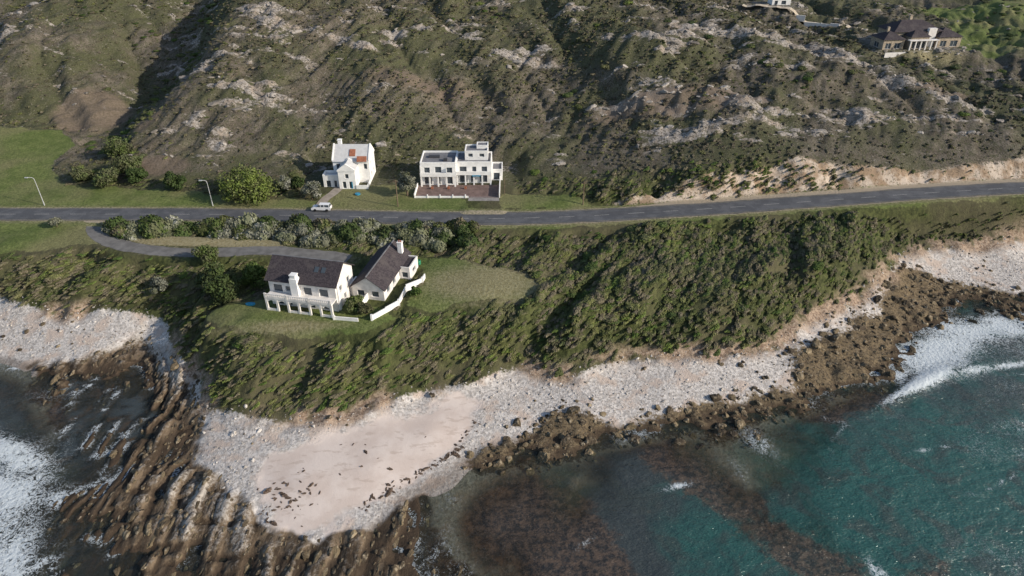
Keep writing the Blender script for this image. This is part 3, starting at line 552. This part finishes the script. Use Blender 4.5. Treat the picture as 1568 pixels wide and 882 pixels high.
class House:
    def __init__(s,name,loc,rot,wall,roof,frame=FRAME):
        s.e=bpy.data.objects.new(name,None); S.collection.objects.link(s.e); s.e.location=loc; s.e.rotation_euler=(0,0,rot)
        s.w=G();s.r=G();s.f=G();s.g=G();s.d=G();s.x={}; s.m=(wall,roof,frame)
    def side(s,o,ex,inn,L,z0,z1,ops,t=.3):
        def bx(g,u0,u1,d0,d1,w0,w1):
            c=[]
            for w in(w0,w1):
                for u,d in((u0,d0),(u1,d0),(u1,d1),(u0,d1)): c.append((o[0]+ex[0]*u+inn[0]*d,o[1]+ex[1]*u+inn[1]*d,w))
            g.box8(c)
        us=sorted({0,L,*[v for p in ops for v in p[:2]]}); ws=sorted({z0,z1,*[z0+v for p in ops for v in p[2:4]]})
        for i in range(len(us)-1):
            for j in range(len(ws)-1):
                cu=(us[i]+us[i+1])/2; cw=(ws[j]+ws[j+1])/2-z0
                if not any(p[0]<cu<p[1] and p[2]<cw<p[3] for p in ops): bx(s.w,us[i],us[i+1],0,t,ws[j],ws[j+1])
        for p in ops:
            a,b,c,d=p[0],p[1],z0+p[2],z0+p[3]; bx(s.g,a,b,t-.06,t-.02,c,d)
            fr=.07
            bx(s.f,a,a+fr,t-.14,t-.065,c,d);bx(s.f,b-fr,b,t-.14,t-.065,c,d);bx(s.f,a+fr,b-fr,t-.14,t-.065,d-fr,d);bx(s.f,a+fr,b-fr,t-.14,t-.065,c,c+fr)
            nm=max(1,int((b-a)/1.1))
            for q in range(1,nm): u=a+(b-a)*q/nm; bx(s.f,u-fr/2,u+fr/2,t-.13,t-.065,c+fr,d-fr)
            if p[2]>.5: bx(s.w,a-.1,b+.1,-.06,-.003,c-.12,c-.02)
    def walls(s,x0,x1,y0,y1,z0,z1,front=(),right=(),back=(),left=()):
        t=.3
        s.side((x0,y0),(1,0),(0,1),x1-x0,z0,z1,front); s.side((x1,y0+t),(0,1),(-1,0),y1-y0-2*t,z0,z1,right)
        s.side((x1,y1),(-1,0),(0,-1),x1-x0,z0,z1,back); s.side((x0,y1-t),(0,-1),(1,0),y1-y0-2*t,z0,z1,left)
    def gable(s,x0,x1,y0,y1,ze,zr,axis='x',oh=.35,th=.16,par=0):
        if axis=='y': a0,a1,b0,b1=y0,y1,x0,x1
        else: a0,a1,b0,b1=x0,x1,y0,y1
        mid=(b0+b1)/2; sl=(zr-ze)/(mid-b0); e0=a0-(0 if par else oh); e1=a1+(0 if par else oh); z=ze-oh*sl+.02
        s.r.prism([(b0-oh,z),(mid,zr+.02),(mid,zr+th),(b0-oh,z+th)],e0,e1,axis); s.r.prism([(b1+oh,z),(mid,zr+.02),(mid,zr+th),(b1+oh,z+th)],e0,e1,axis)
        for q,sg in((a0,1),(a1,-1)):
            s.w.prism([(b0,ze),(b1,ze),(mid,zr)],q+sg*.002,q+sg*.3,axis)
            if par: s.w.prism([(b0-.15,ze-.1),(b0-.15,ze+par),(mid,zr+par+.1),(b1+.15,ze+par),(b1+.15,ze-.1)],q-sg*.18,q+sg*.16,axis)
    def flat(s,x0,x1,y0,y1,z,par=.45,t=.25):
        s.r.box(x0+.05,x1-.05,y0+.05,y1-.05,z-.15,z+.02)
        s.w.box(x0-.02,x1+.02,y0-.02,y0+t,z+.021,z+par);s.w.box(x0-.02,x1+.02,y1-t,y1+.02,z+.021,z+par);s.w.box(x0-.02,x0+t,y0+t,y1-t,z+.021,z+par);s.w.box(x1-t,x1+.02,y0+t,y1-t,z+.021,z+par)
    def ex(s,k,mat):
        if k not in s.x: s.x[k]=(G(),mat)
        return s.x[k][0]
    def done(s):
        for nm,g,m in (('walls',s.w,s.m[0]),('roof',s.r,s.m[1]),('window_frames',s.f,s.m[2]),('window_glass',s.g,GLASS)):
            if g.V: mk(nm,g.V,g.F,m,s.e)
        for k,(g,m) in s.x.items(): mk(k,g.V,g.F,m,s.e)
h=House('white_gabled_house',(-52,175,13.5),0,WHITE,LROOF)
h.walls(2.4,12.4,3.5,11.5,-.5,6.4,front=[(.9,2.1,4.4,6.0),(5,6,4.4,5.9),(8.4,9.4,4.4,6)],right=[(1.5,2.7,1.6,3),(4.6,5.6,1.6,3),(1.5,2.5,4.6,6),(4.6,5.6,4.6,6)])
h.gable(2.4,12.4,3.5,11.5,6.4,9.6,'x',par=.3)
h.walls(0,4.6,.2,3.5,-.5,3,front=[(.7,2.0,.5,2.4),(2.9,3.7,.5,2.4)],left=[(.8,1.9,1.2,2.4)]); h.flat(0,4.6,.2,3.5,3,.6)
h.walls(4.6,9.2,-1,3.5,-.5,5.2,front=[(.9,1.9,.6,2.6),(2.7,3.7,.6,2.6),(1.8,2.8,3.5,4.8)],right=[(1.2,2.2,1.5,2.8)]); h.gable(4.6,9.2,-1,3.5,5.2,6.9,'y',par=.3,oh=.1)
g=h.ex('terracotta_canopy',REDT); g.prism([(2.4,6.5),(3.45,7.6),(3.45,7.75),(2.4,6.65)],9.3,12.0,'x'); g.prism([(4.4,7.35),(6.0,8.65),(6.0,8.85),(4.4,7.55)],7.0,8.6,'x')
g=h.ex('chimney',WHITE); g.box(3.2,4.2,8.6,9.6,8,10.4); g.box(3.1,4.3,8.5,9.7,10.4,10.55)
g=h.ex('low_wall',WHITE); g.box(9.2,12.2,-1.2,-1.0,-.4,1.1); g.box(12.2,12.4,-1.2,3.3,-.4,1.1)
g=h.ex('blue_shutters',BLUE); g.box(8.0,8.3,-1.05,-1.003,.1,2.)
h.done()
h=House('modern_flat_roof_house',(-25.3,177,13.5),0,WHITE,GREYR)
h.walls(0,9.8,0,9,-.4,6,front=[(1.0,3.0,.5,2.8),(4.4,5.4,.5,2.8),(6.8,8.8,.5,2.8),(1.0,2.6,3.8,5.4),(4.0,5.8,3.8,5.6),(7.2,8.8,3.8,5.4)],right=[],left=[(2,4,1.4,2.7),(5,7,4.2,5.6)]); h.flat(0,9.8,0,9,6,.5)
h.walls(9.8,19.6,1.2,9,-.4,5.8,front=[(.9,3.,.5,2.8),(4,5.,.5,2.6),(6.4,8.6,.5,2.8),(.9,2.9,3.7,5.2),(4.4,5.6,3.7,5.2),(7.,8.6,3.7,5.2)],right=[(2,4,1.4,2.8),(2,4,4,5.4)]); h.flat(9.8,19.6,1.2,9,5.8,.45)
h.walls(12.2,18.6,3.4,8.6,5.83,8.2,front=[(.9,2.2,.9,1.9),(4,5.4,.9,1.9)],right=[(1,3.2,.7,1.8)],left=[(1,3,.7,1.8)]); h.flat(12.2,18.6,3.4,8.6,8.2,.35)
h.walls(15.4,18.6,6,8.9,8.22,9.0); h.flat(15.4,18.6,6,8.9,9.0,.2)
h.walls(19.6,22.6,3,8.5,-.4,2.9,front=[(.5,2.3,.5,2.6)]); h.flat(19.6,22.6,3,8.5,2.9,.4)
g=h.ex('balconies',WHITE); 
for x0,x1,y0,y1 in((0,9.8,-1.3,-.02),(9.82,19.6,-.1,1.18)):
    g.box(x0,x1,y0,y1,2.85,3.05); g.box(x0,x1,y0-.12,y0-.002,2.85,3.9)
    for i in range(5):
        xx=x0+.05+(x1-x0-.5)*i/4; g.box(xx,xx+.4,y0+.003,y0+.35,-.3,2.845)
        if x0==0 and i in(0,4): g.box(xx,xx+.4,y0+.003,y0+.35,3.053,6.0)
g=h.ex('roof_lights',DARKF); g.box(2,5,4.5,5.8,6.03,6.5); g.box(6.3,7.3,2,3,6.03,6.7)
g=h.ex('terrace_walls',WHITE); g.box(-1,-.8,-8.6,-1,-.3,.9); g.box(-.8,13.6,-8.6,-8.4,-.3,.3); g.box(21.8,22.05,-8.6,2.9,-.3,1.3)
for i in range(5): g.box(-.95+i*3.4,-.65+i*3.4,-8.72,-8.28,-.3,.7)
g=h.ex('tree_pots',REDT)
for xx in(3,7.5,12.2): g.box(xx,xx+.6,-3,-2.4,-.1,.5)
g=h.ex('blue_awning',BLUE); g.prism([(-.55,2.7),(1.15,2.84),(1.15,2.80),(-.55,2.64)],14.2,16.6,'x')
g=h.ex('fence_posts',WOOD)
for i in range(6): g.box(23.2,23.35,-7+i*1.8,-6.85+i*1.8,-.3,1.2)
h.done()
h=House('slate_roof_house',(-50.5,118,11.3),-math.atan2(.204,.979),CREAM,SLATE)
h.walls(0,14.7,1.8,10.3,-.8,6.3,front=[(.8,2.6,.9,2.8),(3.6,4.5,.9,2.8),(7.8,9.6,.9,2.8),(11.4,13.2,.9,2.8),(.9,2.9,4,5.8),(3.6,4.7,4.4,5.6),(7.6,9.4,4,5.8),(11,13.,4,5.8)],right=[(1.5,2.6,4.4,5.7),(5.2,6.4,4.4,5.7),(3.2,4.2,1.6,3)],left=[(2,3.4,4.3,5.8),(5.4,6.6,4.3,5.8)])
h.gable(0,14.7,1.8,10.3,6.3,9.3,'x',oh=.55)
h.walls(15.6,22.6,7.5,23.5,-.5,3.0,front=[(1,2.6,1.2,2.6),(4.2,5.8,1.2,2.6)],right=[(1.5,3.2,1.1,2.5),(5,6.6,1.1,2.5),(9,10.6,1.1,2.5),(12.6,14,1.1,2.5)],left=[(2,3.6,1.2,2.5),(8,10,1.,2.5)])
h.gable(15.6,22.6,7.5,23.5,3.0,5.5,'y',oh=.5)
h.walls(14.7,15.6,8.2,11.5,-.5,2.8)
h.walls(22.6,25.0,17,22.5,-.5,2.6,front=[(.5,1.9,.8,2.2)],right=[(1.5,3.5,1,2.2)]); h.flat(22.6,25.0,17,22.5,2.6,.35)
g=h.ex('balcony',CREAM); g.box(0,14.7,-.7,1.78,2.95,3.2); g.box(0,14.7,-.7,-.55,3.203,3.42); g.box(0,14.7,-.72,-.53,3.98,4.12)
for i in range(36): g.box(.1+i*.41,.22+i*.41,-.68,-.57,3.42,3.98)
for i in range(7): g.box(i*2.38,i*2.38+.42,-.66,-.26,-.8,2.94)
for i in range(4): g.box(i*4.75,i*4.75+.4,-.74,-.51,3.2,4.2)
for i in range(6): g.prism([(i*2.38+.42,2.945),(i*2.38+2.38,2.945),(i*2.38+2.38,1.9),(i*2.38+2.0,2.4),(i*2.38+1.4,2.6),(i*2.38+.8,2.4),(i*2.38+.42,1.9)],-.6,-.35,'y')
for i in (0,2,3,5): g.box(i*2.38+.42,i*2.38+2.38,-.6,-.35,-.8,.5)
g=h.ex('chimney_stack',WHITE); g.box(5.3,6.9,.9,2.3,3.22,7.2); g.box(5.5,6.7,1.05,2.2,7.2,7.9); g.box(5.4,6.8,.95,2.3,7.9,8.05); g.box(21.0,22.0,21,22,4,6.6); g.box(20.9,22.1,20.9,22.1,6.6,6.75)
g=h.ex('chimney_pots',REDT); g.box(21.2,21.45,21.3,21.55,6.75,7.15); g.box(21.6,21.85,21.3,21.55,6.75,7.15)
g=h.ex('gable_fin',WHITE); g.box(14.72,15.0,2.3,3.0,-.5,6.6); g.box(15.2,19,4.2,4.45,-.5,1.6); g.box(18.8,19,4.45,7.48,-.5,1.6)
g=h.ex('skylight',GLASS)
sl=(9.3-6.3)/4.25
g.prism([(3.6,6.3+1.8*sl+.22),(4.6,6.3+2.8*sl+.22),(4.6,6.3+2.8*sl+.28),(3.6,6.3+1.8*sl+.28)],9.6,10.5,'x'); g.prism([(3.6,6.3+1.8*sl+.22),(4.6,6.3+2.8*sl+.22),(4.6,6.3+2.8*sl+.28),(3.6,6.3+1.8*sl+.28)],11.1,12,'x')
g=h.ex('ridge_caps',GREYR); g.box(-.55,15.25,5.93,6.17,9.42,9.54); g.box(18.98,19.22,7,24,5.62,5.74)
g=h.ex('front_patio',STONE); g.box(-.5,15.5,-2.2,-.75,-.9,-.15)
h.done()
def wall_line(name,P,hh,th,mat):
    V=G(); Cc=G()
    for i in range(len(P)-1):
        ax,ay=P[i];bx,by=P[i+1]; L=math.hypot(bx-ax,by-ay); n=max(1,int(L/3.2)); dx,dy=(bx-ax)/L,(by-ay)/L; nx,ny=-dy*th/2,dx*th/2
        for k in range(n):
            x0=ax+dx*L*k/n;y0=ay+dy*L*k/n;x1=ax+dx*L*(k+1)/n;y1=ay+dy*L*(k+1)/n; zt=max(hz(x0,y0),hz(x1,y1))+hh; zb=zt-hh-1.2
            for gg,e,z0,z1 in((V,1,zb,zt),(Cc,1.25,zt,zt+.06)):
                gg.box8([(x0-nx*e,y0-ny*e,z0),(x1-nx*e,y1-ny*e,z0),(x1+nx*e,y1+ny*e,z0),(x0+nx*e,y0+ny*e,z0),(x0-nx*e,y0-ny*e,z1),(x1-nx*e,y1-ny*e,z1),(x1+nx*e,y1+ny*e,z1),(x0+nx*e,y0+ny*e,z1)])
        V.box(ax-.2,ax+.2,ay-.2,ay+.2,hz(ax,ay)-1,hz(ax,ay)+hh+.3)
    k=len(V.V); V.F+=[tuple(i+k for i in f) for f in Cc.F]; V.V+=Cc.V
    return mk(name,V.V,V.F,mat)
wall_line('garden_wall',[(-36,113.9),(-31,113.2)],.7,.2,WHITE)
wall_line('garden_wall',[(-28.3,113.6),(-23.6,119),(-22.8,124.5),(-19.6,127.2),(-19.2,129)],1.1,.2,WHITE)
h=House('ridge_top_house',(134,258,32),.12,STONE,SLATE)
def hip(h,x0,x1,y0,y1,ze,zr,oh=.8):
    x0-=oh;x1+=oh;y0-=oh;y1+=oh; d=min((y1-y0),(x1-x0))/2; k=len(h.r.V)
    if x1-x0>=y1-y0: r=[(x0+d,(y0+y1)/2,zr),(x1-d,(y0+y1)/2,zr)]
    else: r=[((x0+x1)/2,y0+d,zr),((x0+x1)/2,y1-d,zr)]
    h.r.V+=[(x0,y0,ze),(x1,y0,ze),(x1,y1,ze),(x0,y1,ze)]+r
    h.r.F+=[(k,k+1,k+5,k+4),(k+2,k+3,k+4,k+5),(k+1,k+2,k+5),(k+3,k,k+4),(k,k+3,k+2,k+1)] if x1-x0>=y1-y0 else [(k,k+1,k+4),(k+1,k+2,k+5,k+4),(k+2,k+3,k+5),(k+3,k,k+4,k+5),(k,k+3,k+2,k+1)]
h.walls(6,24,2,12,-1,5.2,front=[(1,4,.8,3),(5,8,.8,3),(9,12,.8,3),(13,17,.8,3),(2,4,3.6,4.9),(9,11,3.6,4.9)],right=[(2,4,1,3)],left=[(2,4,1,3)]); hip(h,6,24,2,12,5.2,8.4)
h.walls(0,8,-2,6,-1,3.4,front=[(1,3.2,1.2,3.2),(4.4,6.8,1.2,3.2)],left=[(2,5,1.2,3)]); hip(h,0,8,-2,6,3.4,5.8,.5)
h.walls(22,31,-1,8,-1,3.6,front=[(1,3.4,1.2,3.3),(5,7.8,1.2,3.3)],right=[(2,5,1.2,3.3)]); hip(h,22,31,-1,8,3.6,6.2,.5)
h.walls(10,17,-2.5,2,-1,4.2,front=[(1,6,1.2,4)]); hip(h,10,17,-2.5,2,4.2,6.2,.5)
g=h.ex('columns',CREAM)
for i in range(6): g.box(9+i*2,9.4+i*2,-4.2,-3.8,-1,3.2)
g.box(8.6,19.8,-4.4,-2.6,3.2,3.45); g.box(18.5,21.5,.6,1.9,-1,6.4); g.box(-.6,31.6,-5.4,-5.1,-2,-.3)
g=h.ex('chimneys',STONE); g.box(14,15,7,8,8,10.); g.box(3,3.8,2,2.8,5,7.)
h.done()
h=House('distant_farmhouse',(113,317,37),0,WHITE,REDT); h.walls(0,8,0,6,-1,3,front=[(1,2.4,1.2,2.8),(4,6,1.2,2.8)]); h.gable(0,8,0,6,3,5); h.done()
wall_line('estate_wall',[(119,302),(128,297.5),(134,294)],1.1,.4,CREAM)
# ------------------------------------------------------------ street furniture
def lamp(name,x,y,ht=9,arm=1.8,d=-1,mat=METAL):
    V=[];F=[];MI=[]; tube(V,F,MI,(0,0,-.3),(0,0,1.2),.14,.12,10); tube(V,F,MI,(0,0,1.2),(0,0,ht-.6),.10,.07,10)
    P=[(0,0,ht-.6),(d*.12,0,ht-.15),(d*.5,-.1,ht+.1),(d*arm,-.35,ht+.2)]
    for a,b in zip(P[:-1],P[1:]): tube(V,F,MI,a,b,.07,.06,8)
    g=G(); ax=d*arm; g.box(min(ax,ax+d*.8),max(ax,ax+d*.8),-.55,-.2,ht+.1,ht+.28); k=len(V); V+=g.V; F+=[tuple(i+k for i in f) for f in g.F]
    o=mk(name,V,F,mat); o.location=(x,y,hz(x,y)); return o
lamp('street_lamp',-123.4,164.4,7.8,1.2); lamp('street_lamp',-78.8,164,7.2,1.)
def upole(x,y,ht):
    V=[];F=[];MI=[]; tube(V,F,MI,(0,0,-.3),(0,0,ht),.16,.11,9); g=G(); g.box(-.7,.7,-.06,.06,ht-.6,ht-.45)
    for q in(-.6,-.2,.2,.6): g.box(q-.04,q+.04,-.04,.04,ht-.45,ht-.25)
    k=len(V);V+=g.V;F+=[tuple(i+k for i in f) for f in g.F]; o=mk('utility_pole',V,F,WOOD); o.location=(x,y,hz(x,y))
upole(18.7,164.4,6.5); upole(-30,163.6,7.5)
def car(name,x,y,z,rot,body):
    e=bpy.data.objects.new(name,None); S.collection.objects.link(e); e.location=(x,y,z); e.rotation_euler=(0,0,rot)
    pr=[(-2.45,.45),(-2.5,.95),(-2.42,1.12),(-1.0,1.18),(.95,1.16),(2.1,1.02),(2.42,.85),(2.45,.45)]
    g=G(); g.prism([(a,b) for a,b in pr],-.88,.88,'y'); o=mk('body',g.V,g.F,body,e); b=o.modifiers.new('b','BEVEL'); b.width=.07; b.segments=3
    V=[(-2.35,-.84,1.15),(1.05,-.84,1.15),(1.05,.84,1.15),(-2.35,.84,1.15),(-2.15,-.68,1.78),(.35,-.68,1.78),(.35,.68,1.78),(-2.15,.68,1.78)]
    g=G(); g.box8(V); o=mk('cab_glass',g.V,g.F,GLASS,e)
    g=G(); g.box(-2.2,.42,-.70,.70,1.77,1.84)
    for xx in(-2.3,-1.0,-.1): 
        for sg in(-1,1): g.box8([(xx,sg*.83,1.15),(xx+.14,sg*.83,1.15),(xx+.14,sg*.86,1.15),(xx,sg*.86,1.15),(xx+.05,sg*.68,1.78),(xx+.16,sg*.68,1.78),(xx+.16,sg*.71,1.78),(xx+.05,sg*.71,1.78)])
    mk('roof_panel',g.V,g.F,body,e)
    V=[];F=[];MI=[]
    for xx in(-1.55,1.5):
        for sg in(-1,1):
            tube(V,F,MI,(xx,sg*.70,.36),(xx,sg*.91,.36),.36,.36,18); k=len(V); F.append(tuple(range(k-18,k)))
    mk('wheels',V,F,simple('tyre',(.02,.02,.02),.9,.2),e)
    g=G(); g.box(2.40,2.47,-.75,-.4,.68,.85); g.box(2.40,2.47,.4,.75,.68,.85); mk('headlamps',g.V,g.F,FRAME,e)
    g=G(); g.box(-2.52,-2.44,-.8,-.65,.75,1.05); g.box(-2.52,-2.44,.65,.8,.75,1.05); mk('tail_lights',g.V,g.F,REDP,e)
CARW=simple('white_car_paint',(.75,.75,.76),.3,.5,.02)
car('parked_car',-49.4,161.2,13.14,math.radians(178),CARW)
def lump(name,x,y,sx,sy,sz,mat):
    V=[];F=[];MI=[]; tube(V,F,MI,(0,0,0),(0,0,sz),1,1.05,16); k=len(V); F.append(tuple(range(k-16,k))); tube(V,F,MI,(0,0,sz),(0,0,sz*1.15),1.08,1.0,16)
    o=mk(name,V,F,mat); o.scale=(sx,sy,1); o.location=(x,y,hz(x,y)+.02)
lump('paddling_pool',-41.8,170.3,.7,.7,.3,BLUE); lump('garden_pond_cover',-54.8,119.5,1.,.5,.3,BLUE); lump('compost_bin',-21.5,136.3,.5,.5,.9,GREEN)
# ------------------------------------------------------------ light, sky, camera
el,az=math.radians(25),math.radians(-20)
d=Vector((math.cos(el)*math.cos(az),math.cos(el)*math.sin(az),math.sin(el)))
l=bpy.data.lights.new('sun','SUN'); l.energy=5.0; l.angle=math.radians(.5); l.color=(1,.905,.77); o=bpy.data.objects.new('sun',l); S.collection.objects.link(o); o.rotation_euler=d.to_track_quat('Z','Y').to_euler()
w=bpy.data.worlds.new('World'); S.world=w; w.use_nodes=True; nt=w.node_tree; bg=nt.nodes['Background']; sk=nt.nodes.new('ShaderNodeTexSky'); sk.sky_type='NISHITA'; sk.sun_disc=False; sk.sun_elevation=el; sk.sun_rotation=math.radians(110)
nt.links.new(sk.outputs[0],bg.inputs[0]); bg.inputs[1].default_value=.15
cam=bpy.data.cameras.new('camera'); cam.lens=24; cam.sensor_width=36; cam.clip_end=20000; o=bpy.data.objects.new('camera',cam); S.collection.objects.link(o); o.location=(0,0,90); o.rotation_euler=(math.radians(58),0,0); S.camera=o
S.view_settings.view_transform='Standard'; S.view_settings.look='None'; S.view_settings.exposure=0
